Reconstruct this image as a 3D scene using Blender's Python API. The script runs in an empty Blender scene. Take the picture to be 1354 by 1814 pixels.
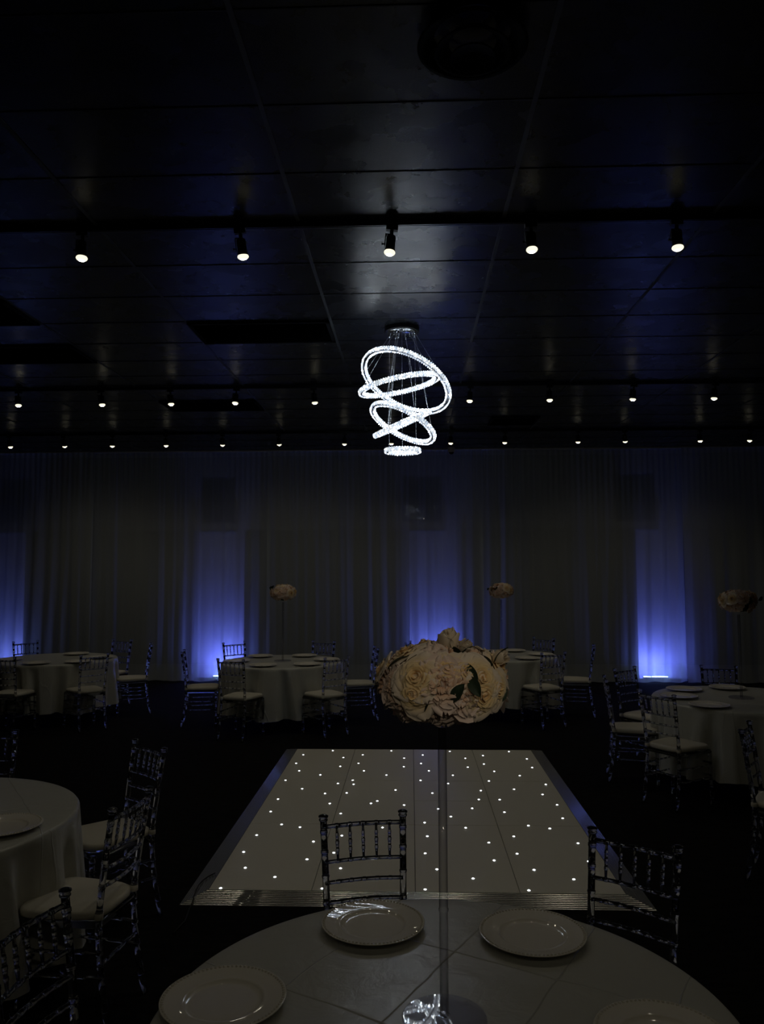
import bpy, math, random
from mathutils import Vector, Matrix, Euler
random.seed(7)
PI = math.pi
SC = bpy.context.scene
COL = SC.collection

# ------------------------------------------------------------------ camera, world, exposure
F_PX = 1400.0
CAM_H = 1.93
yaw, pitch, roll = math.atan(51 / F_PX), math.atan(101 / F_PX), 0.003
fw = Vector((-math.sin(yaw) * math.cos(pitch), math.cos(yaw) * math.cos(pitch), math.sin(pitch)))
rt = Vector((math.cos(yaw), math.sin(yaw), 0))
up = rt.cross(fw)
rt2 = rt * math.cos(roll) - up * math.sin(roll)
up2 = rt * math.sin(roll) + up * math.cos(roll)
cam_d = bpy.data.cameras.new('camera')
cam = bpy.data.objects.new('camera', cam_d)
COL.objects.link(cam)
cam.matrix_world = Matrix(((rt2.x, up2.x, -fw.x, 0), (rt2.y, up2.y, -fw.y, 0), (rt2.z, up2.z, -fw.z, CAM_H), (0, 0, 0, 1)))
cam_d.sensor_fit = 'VERTICAL'
cam_d.sensor_height = 36.0
cam_d.lens = 36.0 * F_PX / 1814.0
cam_d.clip_start = 0.05
cam_d.clip_end = 60
SC.camera = cam

W = bpy.data.worlds.new('night')
SC.world = W
W.use_nodes = True
W.node_tree.nodes['Background'].inputs[0].default_value = (0.02, 0.03, 0.06, 1)
W.node_tree.nodes['Background'].inputs[1].default_value = 0.02
SC.view_settings.view_transform = 'Standard'
SC.view_settings.look = 'None'
SC.view_settings.gamma = 1.0
SC.view_settings.exposure = 0.0
SC.view_settings.use_curve_mapping = False
SC.cycles.max_bounces = 12
SC.cycles.transmission_bounces = 12
SC.cycles.transparent_max_bounces = 16
SC.cycles.diffuse_bounces = 3
SC.cycles.glossy_bounces = 4
SC.cycles.sample_clamp_indirect = 2.0
SC.cycles.blur_glossy = 0.0

SPOT_W = 4.7                     # watts of one track lamp
SPOT_COL = (1.0, 0.9, 0.70)
UP_W = 9.0                       # watts of one blue uplight
UP_COL = (0.13, 0.17, 1.0)
RING_E = 18.0                     # mean glow of the chandelier crystals
CEIL = 4.0

# ------------------------------------------------------------------ helpers
class MB:
    def __init__(self):
        self.v, self.f, self.m = [], [], []
    def add(self, vs, fs, mi=0):
        o = len(self.v)
        self.v += [tuple(p) for p in vs]
        for f in fs:
            self.f.append(tuple(i + o for i in f))
            self.m.append(mi)
    def box(self, x0, x1, y0, y1, z0, z1, mi=0):
        vs = [(x, y, z) for z in (z0, z1) for y in (y0, y1) for x in (x0, x1)]
        self.add(vs, [(0, 2, 3, 1), (4, 5, 7, 6), (0, 1, 5, 4), (2, 6, 7, 3), (0, 4, 6, 2), (1, 3, 7, 5)], mi)
    def quad(self, a, b, c, d, mi=0):
        self.add([a, b, c, d], [(0, 1, 2, 3)], mi)
    def lathe(self, prof, seg=24, mi=0, o=(0, 0, 0), cap=True):
        vs, fs = [], []
        n = len(prof)
        for r, z in prof:
            for k in range(seg):
                a = 2 * PI * k / seg
                vs.append((o[0] + r * math.cos(a), o[1] + r * math.sin(a), o[2] + z))
        for i in range(n - 1):
            for k in range(seg):
                k2 = (k + 1) % seg
                fs.append((i * seg + k, i * seg + k2, (i + 1) * seg + k2, (i + 1) * seg + k))
        if cap:
            if prof[0][0] > 1e-6: fs.append(tuple(reversed(range(seg))))
            if prof[-1][0] > 1e-6: fs.append(tuple((n - 1) * seg + k for k in range(seg)))
        self.add(vs, fs, mi)
    def tube(self, pts, rad, seg=8, mi=0, cap=True):
        pts = [Vector(p) for p in pts]
        n = len(pts)
        rr = rad if isinstance(rad, (list, tuple)) else [rad] * n
        vs, fs = [], []
        ref = None
        for i, p in enumerate(pts):
            t = (pts[min(i + 1, n - 1)] - pts[max(i - 1, 0)])
            t.normalize()
            if ref is None:
                ref = Vector((1, 0, 0)) if abs(t.x) < 0.8 else Vector((0, 1, 0))
            a = (ref - t * ref.dot(t)).normalized()
            ref = a
            b = t.cross(a)
            for k in range(seg):
                th = 2 * PI * k / seg
                vs.append(p + (a * math.cos(th) + b * math.sin(th)) * rr[i])
        for i in range(n - 1):
            for k in range(seg):
                k2 = (k + 1) % seg
                fs.append((i * seg + k, i * seg + k2, (i + 1) * seg + k2, (i + 1) * seg + k))
        if cap:
            fs.append(tuple(reversed(range(seg))))
            fs.append(tuple((n - 1) * seg + k for k in range(seg)))
        self.add(vs, fs, mi)
    def grid(self, fn, nu, nv, mi=0, wrap=False):
        vs = [fn(i / nu, j / nv) for j in range(nv + 1) for i in range(nu if wrap else nu + 1)]
        w = nu if wrap else nu + 1
        fs = []
        for j in range(nv):
            for i in range(nu):
                i2 = (i + 1) % w
                fs.append((j * w + i, j * w + i2, (j + 1) * w + i2, (j + 1) * w + i))
        self.add(vs, fs, mi)
    def mesh(self, name, mats, smooth=True):
        me = bpy.data.meshes.new(name)
        me.from_pydata(self.v, [], self.f)
        for m in (mats if isinstance(mats, (list, tuple)) else [mats]):
            me.materials.append(m)
        me.polygons.foreach_set('material_index', self.m)
        me.polygons.foreach_set('use_smooth', [smooth] * len(self.f))
        me.update()
        return me
    def build(self, name, mats, parent=None, smooth=True, loc=None):
        o = bpy.data.objects.new(name, self.mesh(name, mats, smooth))
        COL.objects.link(o)
        if parent: o.parent = parent
        if loc: o.location = loc
        return o

def inst(name, me, parent=None, loc=None, rot=None, scale=None):
    o = bpy.data.objects.new(name, me)
    COL.objects.link(o)
    if parent: o.parent = parent
    if loc is not None: o.location = loc
    if rot is not None: o.rotation_euler = rot
    if scale is not None: o.scale = scale
    return o

def empty(name, loc, rz=0.0):
    o = bpy.data.objects.new(name, None)
    o.empty_display_size = 0.05
    COL.objects.link(o)
    o.location = loc
    o.rotation_euler = (0, 0, rz)
    return o

def tag(o, label=None, cat=None, group=None, kind=None):
    if label: o['label'] = label
    if cat: o['category'] = cat
    if group: o['group'] = group
    if kind: o['kind'] = kind
    return o

def struct(o):
    o['kind'] = 'structure'
    return o

def copy_tree(o, parent=None):
    c = o.copy()
    COL.objects.link(c)
    if parent: c.parent = parent
    for ch in list(o.children):
        copy_tree(ch, c)
    return c

# ------------------------------------------------------------------ materials
def mat(name, col, rough=0.5, metal=0.0, spec=0.5, coat=0.0, coat_r=0.05, trans=0.0, ior=1.45, bump=None, sheen=0.0):
    m = bpy.data.materials.new(name)
    m.use_nodes = True
    nt = m.node_tree
    b = nt.nodes['Principled BSDF']
    b.inputs['Base Color'].default_value = (*col, 1)
    b.inputs['Roughness'].default_value = rough
    b.inputs['Metallic'].default_value = metal
    b.inputs['Specular IOR Level'].default_value = spec
    b.inputs['Coat Weight'].default_value = coat
    b.inputs['Coat Roughness'].default_value = coat_r
    b.inputs['Transmission Weight'].default_value = trans
    b.inputs['IOR'].default_value = ior
    b.inputs['Sheen Weight'].default_value = sheen
    b.inputs['Coat IOR'].default_value = 1.5 if coat < 0.9 else 2.0
    if bump:
        sc, st, dist = bump
        tc = nt.nodes.new('ShaderNodeTexCoord')
        nz = nt.nodes.new('ShaderNodeTexNoise')
        nz.inputs['Scale'].default_value = sc
        nz.inputs['Detail'].default_value = 4
        bp = nt.nodes.new('ShaderNodeBump')
        bp.inputs['Strength'].default_value = st
        bp.inputs['Distance'].default_value = dist
        nt.links.new(tc.outputs['Object'], nz.inputs['Vector'])
        nt.links.new(nz.outputs['Fac'], bp.inputs['Height'])
        nt.links.new(bp.outputs['Normal'], b.inputs['Normal'])
    return m

def emit(name, col, s):
    m = bpy.data.materials.new(name)
    m.use_nodes = True
    nt = m.node_tree
    nt.nodes.remove(nt.nodes['Principled BSDF'])
    e = nt.nodes.new('ShaderNodeEmission')
    e.inputs[0].default_value = (*col, 1)
    e.inputs[1].default_value = s
    nt.links.new(e.outputs[0], nt.nodes['Material Output'].inputs[0])
    return m

def N(nt, t, **kw):
    n = nt.nodes.new(t)
    for k, v in kw.items(): setattr(n, k, v)
    return n

M = {}
M['acrylic'] = mat('clear_acrylic', (0.86, 0.88, 0.96), 0.03, trans=1.0, ior=1.49)
M['rod'] = mat('clear_rod', (0.93, 0.95, 1.0), 0.01, trans=1.0, ior=1.49)
M['black_metal'] = mat('black_metal', (0.006, 0.006, 0.007), 0.35, spec=0.5)
M['track'] = mat('black_track', (0.005, 0.005, 0.007), 0.3, spec=0.6)
M['chrome'] = mat('chrome', (0.6, 0.62, 0.66), 0.12, metal=1.0)
M['dark_chrome'] = mat('dark_chrome', (0.16, 0.16, 0.18), 0.25, metal=1.0)
M['plate'] = mat('ceramic_white', (0.80, 0.76, 0.66), 0.55, coat=1.0, coat_r=0.008)
M['cushion'] = mat('ivory_fabric', (0.56, 0.53, 0.44), 0.85, bump=(90, 0.15, 0.002), sheen=0.1)
M['wall'] = mat('wall_paint', (0.6, 0.6, 0.62), 0.7)
M['pier'] = mat('pier_paint', (0.10, 0.10, 0.11), 0.7)
M['dark_wall'] = mat('dark_paint', (0.02, 0.02, 0.024), 0.7)
M['window_frame'] = mat('window_paint', (0.12, 0.13, 0.16), 0.5)
M['glass'] = mat('window_glass', (0.7, 0.8, 0.9), 0.01, trans=1.0, ior=1.5)
M['white_plastic'] = mat('white_plastic', (0.6, 0.6, 0.6), 0.4)
M['lens'] = mat('dark_lens', (0.01, 0.01, 0.012), 0.08)
M['cable'] = mat('black_rubber', (0.008, 0.008, 0.008), 0.5)
M['wire'] = mat('steel_wire', (0.75, 0.77, 0.82), 0.35, metal=0.6)
M['bulb'] = emit('bulb_glow', (1.0, 0.93, 0.68), 1.25)
M['bulb_core'] = emit('bulb_core_glow', (1.0, 0.93, 0.72), 22.0)
M['led'] = emit('led_glow', (0.86, 0.92, 1.0), 6.0)
M['bar_led'] = emit('blue_led_glow', (0.30, 0.50, 1.0), 24.0)
M['leaf'] = mat('leaf_green', (0.018, 0.036, 0.016), 0.6, bump=(60, 0.3, 0.003))
M['table_top'] = mat('table_top', (0.2, 0.2, 0.2), 0.6)
M['table_leg'] = mat('table_leg', (0.08, 0.08, 0.08), 0.4, metal=0.6)
M['floor_panel'] = mat('glossy_white_panel', (0.74, 0.71, 0.60), 0.38, coat=0.45, coat_r=0.12, bump=(2.5, 0.04, 0.01))
M['floor_core'] = mat('panel_core', (0.03, 0.03, 0.03), 0.6)
M['alu'] = mat('ribbed_aluminium', (0.60, 0.60, 0.56), 0.17, metal=0.85)

def thin_clear(name, mid, edge):
    m = bpy.data.materials.new(name); m.use_nodes = True
    nt = m.node_tree; nt.nodes.remove(nt.nodes['Principled BSDF'])
    tr = N(nt, 'ShaderNodeBsdfTransparent'); gl = N(nt, 'ShaderNodeBsdfGlossy'); gl.inputs['Roughness'].default_value = 0.02
    fr0 = N(nt, 'ShaderNodeFresnel'); fr0.inputs[0].default_value = 1.75
    ge = N(nt, 'ShaderNodeNewGeometry'); inv = N(nt, 'ShaderNodeMath', operation='SUBTRACT'); inv.inputs[0].default_value = 1.0
    nt.links.new(ge.outputs['Backfacing'], inv.inputs[1]); fr = N(nt, 'ShaderNodeMath', operation='MULTIPLY'); nt.links.new(fr0.outputs[0], fr.inputs[0]); nt.links.new(inv.outputs[0], fr.inputs[1])
    lw = N(nt, 'ShaderNodeLayerWeight'); lw.inputs[0].default_value = 0.35
    cr = N(nt, 'ShaderNodeValToRGB'); e = cr.color_ramp.elements
    e[0].position = 0.0; e[0].color = (mid, mid, mid, 1); e[1].position = 0.75; e[1].color = (edge, edge, edge * 1.1, 1)
    x = N(nt, 'ShaderNodeMixShader')
    nt.links.new(lw.outputs['Facing'], cr.inputs[0]); nt.links.new(cr.outputs[0], tr.inputs[0])
    nt.links.new(fr.outputs[0], x.inputs[0]); nt.links.new(tr.outputs[0], x.inputs[1]); nt.links.new(gl.outputs[0], x.inputs[2])
    nt.links.new(x.outputs[0], nt.nodes['Material Output'].inputs[0])
    return m
M['clear_disc'] = thin_clear('clear_disc', 0.93, 0.85)
M['clear_tube'] = thin_clear('clear_tube', 0.97, 0.36)

def carpet():
    m = mat('carpet', (0.01, 0.01, 0.01), 0.95, spec=0.1)
    nt = m.node_tree; b = nt.nodes['Principled BSDF']
    tc = N(nt, 'ShaderNodeTexCoord'); nz = N(nt, 'ShaderNodeTexNoise'); cr = N(nt, 'ShaderNodeValToRGB')
    mp = N(nt, 'ShaderNodeMapping'); mp.inputs['Scale'].default_value = (2.5, 9, 1)
    nz.inputs['Scale'].default_value = 3; nz.inputs['Detail'].default_value = 6
    cr.color_ramp.elements[0].position = 0.35; cr.color_ramp.elements[0].color = (0.004, 0.004, 0.004, 1)
    cr.color_ramp.elements[1].position = 0.75; cr.color_ramp.elements[1].color = (0.013, 0.012, 0.012, 1)
    nt.links.new(tc.outputs['Object'], mp.inputs[0]); nt.links.new(mp.outputs[0], nz.inputs['Vector'])
    nt.links.new(nz.outputs['Fac'], cr.inputs[0]); nt.links.new(cr.outputs[0], b.inputs['Base Color'])
    return m
M['carpet'] = carpet()

def ceiling_mat():
    m = mat('black_ceiling_tile', (0.010, 0.012, 0.015), 0.36, spec=0.38)
    nt = m.node_tree; b = nt.nodes['Principled BSDF']
    tc = N(nt, 'ShaderNodeTexCoord')
    n1 = N(nt, 'ShaderNodeTexNoise'); n1.inputs['Scale'].default_value = 180; n1.inputs['Detail'].default_value = 3
    n2 = N(nt, 'ShaderNodeTexNoise'); n2.inputs['Scale'].default_value = 3.5; n2.inputs['Detail'].default_value = 5
    mr = N(nt, 'ShaderNodeMapRange'); mr.inputs[1].default_value = 0.3; mr.inputs[2].default_value = 0.7
    mr.inputs[3].default_value = 0.21; mr.inputs[4].default_value = 0.34
    bp = N(nt, 'ShaderNodeBump'); bp.inputs['Strength'].default_value = 0.35; bp.inputs['Distance'].default_value = 0.002
    bp2 = N(nt, 'ShaderNodeBump'); bp2.inputs['Strength'].default_value = 0.12; bp2.inputs['Distance'].default_value = 0.02
    nt.links.new(tc.outputs['Object'], n1.inputs['Vector']); nt.links.new(tc.outputs['Object'], n2.inputs['Vector'])
    nt.links.new(n2.outputs['Fac'], mr.inputs[0]); nt.links.new(mr.outputs[0], b.inputs['Roughness'])
    nt.links.new(n2.outputs['Fac'], bp2.inputs['Height']); nt.links.new(bp2.outputs[0], bp.inputs['Normal'])
    nt.links.new(n1.outputs['Fac'], bp.inputs['Height']); nt.links.new(bp.outputs[0], b.inputs['Normal'])
    return m
M['ceiling'] = ceiling_mat()
M['tbar'] = mat('ceiling_grid_bar', (0.05, 0.055, 0.06), 0.5)
M['joint'] = mat('ceiling_joint', (0.004, 0.004, 0.005), 0.6)
M['grille'] = mat('vent_black', (0.003, 0.003, 0.004), 0.85, spec=0.15)

def cloth_mat():
    m = mat('white_satin', (0.47, 0.47, 0.415), 0.30, spec=0.75, sheen=0.25)
    nt = m.node_tree; b = nt.nodes['Principled BSDF']
    tc = N(nt, 'ShaderNodeTexCoord')
    # pressed fold lines: two crossing sets of straight creases
    mp = N(nt, 'ShaderNodeMapping'); mp.inputs['Rotation'].default_value = (0, 0, 0.5); mp.inputs['Location'].default_value = (0.13, 0.07, 0)
    nw = N(nt, 'ShaderNodeTexNoise'); nw.inputs['Scale'].default_value = 4
    ad = N(nt, 'ShaderNodeVectorMath', operation='MULTIPLY_ADD'); ad.inputs[1].default_value = (0.03, 0.03, 0)
    sp = N(nt, 'ShaderNodeSeparateXYZ')
    nt.links.new(tc.outputs['Object'], nw.inputs['Vector']); nt.links.new(nw.outputs['Color'], ad.inputs[0]); nt.links.new(tc.outputs['Object'], ad.inputs[2])
    nt.links.new(ad.outputs[0], mp.inputs[0]); nt.links.new(mp.outputs[0], sp.inputs[0])
    ds = []
    for ax, k in ((0, 3.1), (1, 2.3)):
        f = N(nt, 'ShaderNodeMath', operation='MULTIPLY'); f.inputs[1].default_value = k
        g = N(nt, 'ShaderNodeMath', operation='PINGPONG'); g.inputs[1].default_value = 0.5
        nt.links.new(sp.outputs[ax], f.inputs[0]); nt.links.new(f.outputs[0], g.inputs[0]); ds.append(g)
    vz = N(nt, 'ShaderNodeMath', operation='MINIMUM'); nt.links.new(ds[0].outputs[0], vz.inputs[0]); nt.links.new(ds[1].outputs[0], vz.inputs[1])
    mr = N(nt, 'ShaderNodeMapRange'); mr.inputs[1].default_value = 0.0; mr.inputs[2].default_value = 0.009; mr.inputs[3].default_value = 1.0; mr.inputs[4].default_value = 0.0
    n1 = N(nt, 'ShaderNodeTexNoise'); n1.inputs['Scale'].default_value = 7; n1.inputs['Detail'].default_value = 5; n1.inputs['Distortion'].default_value = 1.2
    b1 = N(nt, 'ShaderNodeBump'); b1.inputs['Strength'].default_value = 0.6; b1.inputs['Distance'].default_value = 0.004
    b2 = N(nt, 'ShaderNodeBump'); b2.inputs['Strength'].default_value = 0.35; b2.inputs['Distance'].default_value = 0.012
    nt.links.new(vz.outputs[0], mr.inputs[0]); nt.links.new(mr.outputs[0], b1.inputs['Height'])
    nt.links.new(tc.outputs['Object'], n1.inputs['Vector']); nt.links.new(n1.outputs['Fac'], b2.inputs['Height'])
    nt.links.new(b1.outputs[0], b2.inputs['Normal']); nt.links.new(b2.outputs[0], b.inputs['Normal'])
    return m
M['cloth'] = cloth_mat()

def sheer(name, thin, col):
    m = bpy.data.materials.new(name); m.use_nodes = True
    nt = m.node_tree; nt.nodes.remove(nt.nodes['Principled BSDF'])
    d = N(nt, 'ShaderNodeBsdfDiffuse'); d.inputs[0].default_value = (*col, 1)
    t = N(nt, 'ShaderNodeBsdfTranslucent'); t.inputs[0].default_value = (*col, 1)
    a = N(nt, 'ShaderNodeMixShader'); a.inputs[0].default_value = 0.42
    tr = N(nt, 'ShaderNodeBsdfTransparent'); tr.inputs[0].default_value = (0.95, 0.95, 0.97, 1)
    x = N(nt, 'ShaderNodeMixShader')
    # a thin weave hides more when seen along the cloth than straight through it
    lw = N(nt, 'ShaderNodeLayerWeight'); lw.inputs[0].default_value = 0.5
    mr = N(nt, 'ShaderNodeMapRange'); mr.inputs[3].default_value = thin; mr.inputs[4].default_value = 1.0
    nt.links.new(lw.outputs['Facing'], mr.inputs[0]); nt.links.new(mr.outputs[0], x.inputs[0])
    nt.links.new(d.outputs[0], a.inputs[1]); nt.links.new(t.outputs[0], a.inputs[2])
    nt.links.new(tr.outputs[0], x.inputs[1]); nt.links.new(a.outputs[0], x.inputs[2])
    nt.links.new(x.outputs[0], nt.nodes['Material Output'].inputs[0])
    return m
M['sheer'] = sheer('sheer_white_voile', 0.58, (0.64, 0.69, 0.71))
M['sheer_hem'] = sheer('sheer_voile_hem', 0.68, (0.64, 0.69, 0.71))

def crystal():
    m = bpy.data.materials.new('lit_crystal'); m.use_nodes = True
    nt = m.node_tree; b = nt.nodes['Principled BSDF']
    b.inputs['Base Color'].default_value = (0.8, 0.85, 0.95, 1); b.inputs['Roughness'].default_value = 0.05
    tc = N(nt, 'ShaderNodeTexCoord'); v = N(nt, 'ShaderNodeTexVoronoi'); v.inputs['Scale'].default_value = 105
    sp = N(nt, 'ShaderNodeSeparateColor'); pw = N(nt, 'ShaderNodeMath', operation='POWER'); pw.inputs[1].default_value = 26.0
    ml = N(nt, 'ShaderNodeMath', operation='MULTIPLY_ADD'); ml.inputs[1].default_value = RING_E * 3.2; ml.inputs[2].default_value = 0.62
    cr = N(nt, 'ShaderNodeValToRGB'); e = cr.color_ramp.elements
    e[0].position = 0.0; e[0].color = (0.45, 0.62, 1.0, 1); e[1].position = 1.0; e[1].color = (1.0, 0.97, 0.86, 1)
    k = e.new(0.25); k.color = (0.78, 0.9, 1.0, 1); k = e.new(0.8); k.color = (0.9, 0.97, 1.0, 1)
    nt.links.new(tc.outputs['Object'], v.inputs['Vector']); nt.links.new(v.outputs['Color'], sp.inputs[0])
    nt.links.new(sp.outputs[0], pw.inputs[0]); nt.links.new(pw.outputs[0], ml.inputs[0])
    nt.links.new(sp.outputs[1], cr.inputs[0])
    nt.links.new(cr.outputs[0], b.inputs['Emission Color']); nt.links.new(ml.outputs[0], b.inputs['Emission Strength'])
    return m
M['crystal'] = crystal()

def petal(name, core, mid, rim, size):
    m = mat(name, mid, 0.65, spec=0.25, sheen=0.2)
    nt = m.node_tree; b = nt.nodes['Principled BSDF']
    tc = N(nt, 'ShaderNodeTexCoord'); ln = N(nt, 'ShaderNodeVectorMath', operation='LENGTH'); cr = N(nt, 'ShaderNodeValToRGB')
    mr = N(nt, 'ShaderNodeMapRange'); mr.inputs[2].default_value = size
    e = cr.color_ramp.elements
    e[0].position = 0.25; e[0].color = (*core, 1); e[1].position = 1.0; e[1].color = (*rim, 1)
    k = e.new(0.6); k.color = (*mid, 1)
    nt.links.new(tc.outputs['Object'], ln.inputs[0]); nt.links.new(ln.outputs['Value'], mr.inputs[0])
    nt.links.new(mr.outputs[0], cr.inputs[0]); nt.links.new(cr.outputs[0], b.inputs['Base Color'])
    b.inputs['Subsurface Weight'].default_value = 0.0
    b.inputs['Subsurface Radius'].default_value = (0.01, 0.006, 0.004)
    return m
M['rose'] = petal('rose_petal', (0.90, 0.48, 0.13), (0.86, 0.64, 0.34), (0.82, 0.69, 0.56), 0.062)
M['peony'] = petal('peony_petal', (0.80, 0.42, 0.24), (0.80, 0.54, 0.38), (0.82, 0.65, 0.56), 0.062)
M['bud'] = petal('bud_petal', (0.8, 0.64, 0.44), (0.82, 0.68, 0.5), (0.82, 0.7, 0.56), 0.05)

# ------------------------------------------------------------------ room shell
XL, XR, YB, YF = -8.4, 8.0, -4.0, 14.2
m = MB(); m.quad((XL, YB, 0), (XR, YB, 0), (XR, YF + 0.1, 0), (XL, YF + 0.1, 0))
struct(m.build('floor', M['carpet'], smooth=False))

vents = [(-1.88, -0.66, 6.42, 7.03), (-4.32, -3.10, 7.03, 7.64), (-4.32, -3.10, 5.81, 6.42), (-3.10, -1.88, 9.47, 10.08), (1.10, 1.78, 10.69, 11.30)]
m = MB(); m.quad((XL, YB, CEIL), (XL, YF + 0.1, CEIL), (XR, YF + 0.1, CEIL), (XR, YB, CEIL), 0)
x = -0.66 - 1.22 * 7
while x < XR:
    if x > XL: m.box(x - 0.011, x + 0.011, YB, YF, CEIL - 0.004, CEIL - 0.001, 1)
    x += 1.22
y = 3.375 - 0.609 * 12
while y < YF:
    m.box(XL, XR, y - 0.003, y + 0.003, CEIL - 0.0035, CEIL - 0.0005, 2)
    y += 0.609
struct(m.build('ceiling', [M['ceiling'], M['tbar'], M['joint']], smooth=False))

wins = [(-7.55, -6.95), (-3.82, -3.19), (-0.15, 0.56), (3.66, 4.35)]
WZ0, WZ1 = 2.77, 3.62
m = MB()
T = 0.16
m.box(XL, XR, YF, YF + T, 0, WZ0, 0); m.box(XL, XR, YF, YF + T, WZ1, CEIL, 0)
xs = [XL] + [v for w in wins for v in w] + [XR]
for i in range(0, len(xs), 2): m.box(xs[i], xs[i + 1], YF, YF + T, WZ0, WZ1, 0)
piers = [(XL, -7.62), (-6.84, -3.84), (-2.92, -0.03), (0.90, 3.88), (4.82, XR)]
for a, b in piers: m.box(a, b, YF - 0.40, YF, 0, 2.62, 1)
struct(m.build('wall_back', [M['wall'], M['pier']], smooth=False))
for nm, q in (('wall_left', (XL - 0.1, XL, YB, YF)), ('wall_right', (XR, XR + 0.1, YB, YF)), ('wall_front', (XL, XR, YB - 0.1, YB))):
    m = MB(); m.box(q[0], q[1], q[2], q[3], 0, CEIL); struct(m.build(nm, M['dark_wall'], smooth=False))
m = MB()
for a, b in piers: m.box(a, b, YF - 0.415, YF - 0.40, 0, 0.12)
struct(m.build('baseboard_back', M['dark_wall'], smooth=False))
for i, (a, b) in enumerate(wins):
    e = struct(empty('window_%d' % (i + 1), ((a + b) / 2, YF, WZ0)))
    w = (b - a) / 2; hh = WZ1 - WZ0
    m = MB()
    for s in (-1, 1): m.box(min(s * w, s * (w - 0.05)), max(s * w, s * (w - 0.05)), 0.02, 0.1, 0, hh)
    m.box(-w, w, 0.02, 0.1, 0, 0.05); m.box(-w, w, 0.02, 0.1, hh - 0.05, hh); m.box(-w, w, 0.03, 0.09, hh / 2 - 0.025, hh / 2 + 0.025)
    m.build('window_frame', M['window_frame'], e, False)
    m = MB(); m.box(-w - 0.05, w + 0.05, -0.07, 0.02, -0.16, -0.13)
    m.build('window_sill', M['window_frame'], e, False)
    m = MB(); m.box(-w + 0.05, w - 0.05, 0.055, 0.061, 0.05, hh - 0.05)
    m.build('window_pane', M['glass'], e, False)

# ------------------------------------------------------------------ sheer curtains
def curtain(x0, x1, seed, yoff):
    rnd = random.Random(seed)
    nx = int((x1 - x0) / 0.0125); zs = [0.015, 0.06, 0.15, 0.26, 0.30, 0.305] + [0.4 + 0.24 * k for k in range(14)] + [3.80, 3.86, 3.90, 3.94, 3.985]
    ph = [(rnd.uniform(0, 6.3), rnd.uniform(4.0, 7.5), rnd.uniform(0.008, 0.018)) for _ in range(3)]
    ph2 = [(rnd.uniform(0, 6.3), rnd.uniform(13, 30), rnd.uniform(0.008, 0.016)) for _ in range(5)]
    warp = [(rnd.uniform(0, 6.3), rnd.uniform(0.8, 2.2), rnd.uniform(0.3, 0.9)) for _ in range(3)]
    vs, fs, ms = [], [], []
    for z in zs:
        t = (3.985 - z) / 3.97
        for i in range(nx + 1):
            x = x0 + (x1 - x0) * i / nx
            u = x + 0.05 * sum(a * math.sin(k * x + p + 0.35 * z) for p, k, a in warp)
            big = sum(a * math.sin(k * u + p) for p, k, a in ph) * (0.35 + 0.9 * t)
            fine = sum(a * math.sin(k * u + p + 0.25 * math.sin(1.3 * z + p)) for p, k, a in ph2) * (0.25 + 0.9 * min(1, t * 2))
            pl = 0.016 * math.sin(2 * PI * x / 0.095) * max(0.12, 1 - t * 3.0)
            y = 13.6 + yoff + big + fine + pl
            if z < 0.2: y -= (0.2 - z) * 0.12
            vs.append((x, y, z + (0.006 * math.sin(11 * u) if z < 0.05 else 0)))
    w = nx + 1
    m = MB()
    for j in range(len(zs) - 1):
        mi = 1 if (zs[j] < 0.303 or zs[j] >= 3.89) else 0
        for i in range(nx):
            fs.append((j * w + i, j * w + i + 1, (j + 1) * w + i + 1, (j + 1) * w + i)); ms.append(mi)
    m.v, m.f, m.m = vs, fs, ms
    return m.build('sheer_curtain', [M['sheer'], M['sheer_hem']])
for a, b, sd, yo, lb in [(-8.35, -5.55, 3, 0.0, 'white sheer curtain at the far left, lit blue behind the far left table'),
                         (-5.6, -2.45, 5, 0.09, 'white sheer curtain behind the centre left table, blue glow on its right half'),
                         (-2.50, 1.24, 9, 0.0, 'white sheer curtain behind the chandelier, blue glow above the big flower bouquet'),
                         (1.19, 4.68, 12, 0.09, 'white sheer curtain right of the chandelier, dark on the left and brightest blue at right'),
                         (4.63, 7.95, 17, 0.0, 'unlit white sheer curtain at the far right edge')]:
    tag(curtain(a, b, sd, yo), lb, 'curtain', 'sheer curtains along the back wall')
m = MB(); m.box(-8.35, 7.95, 13.585, 13.75, CEIL - 0.016, CEIL - 0.001)
tag(m.build('curtain_track', M['white_plastic'], smooth=False), 'long ceiling rail carrying the white sheer curtains', 'curtain track')

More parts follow.
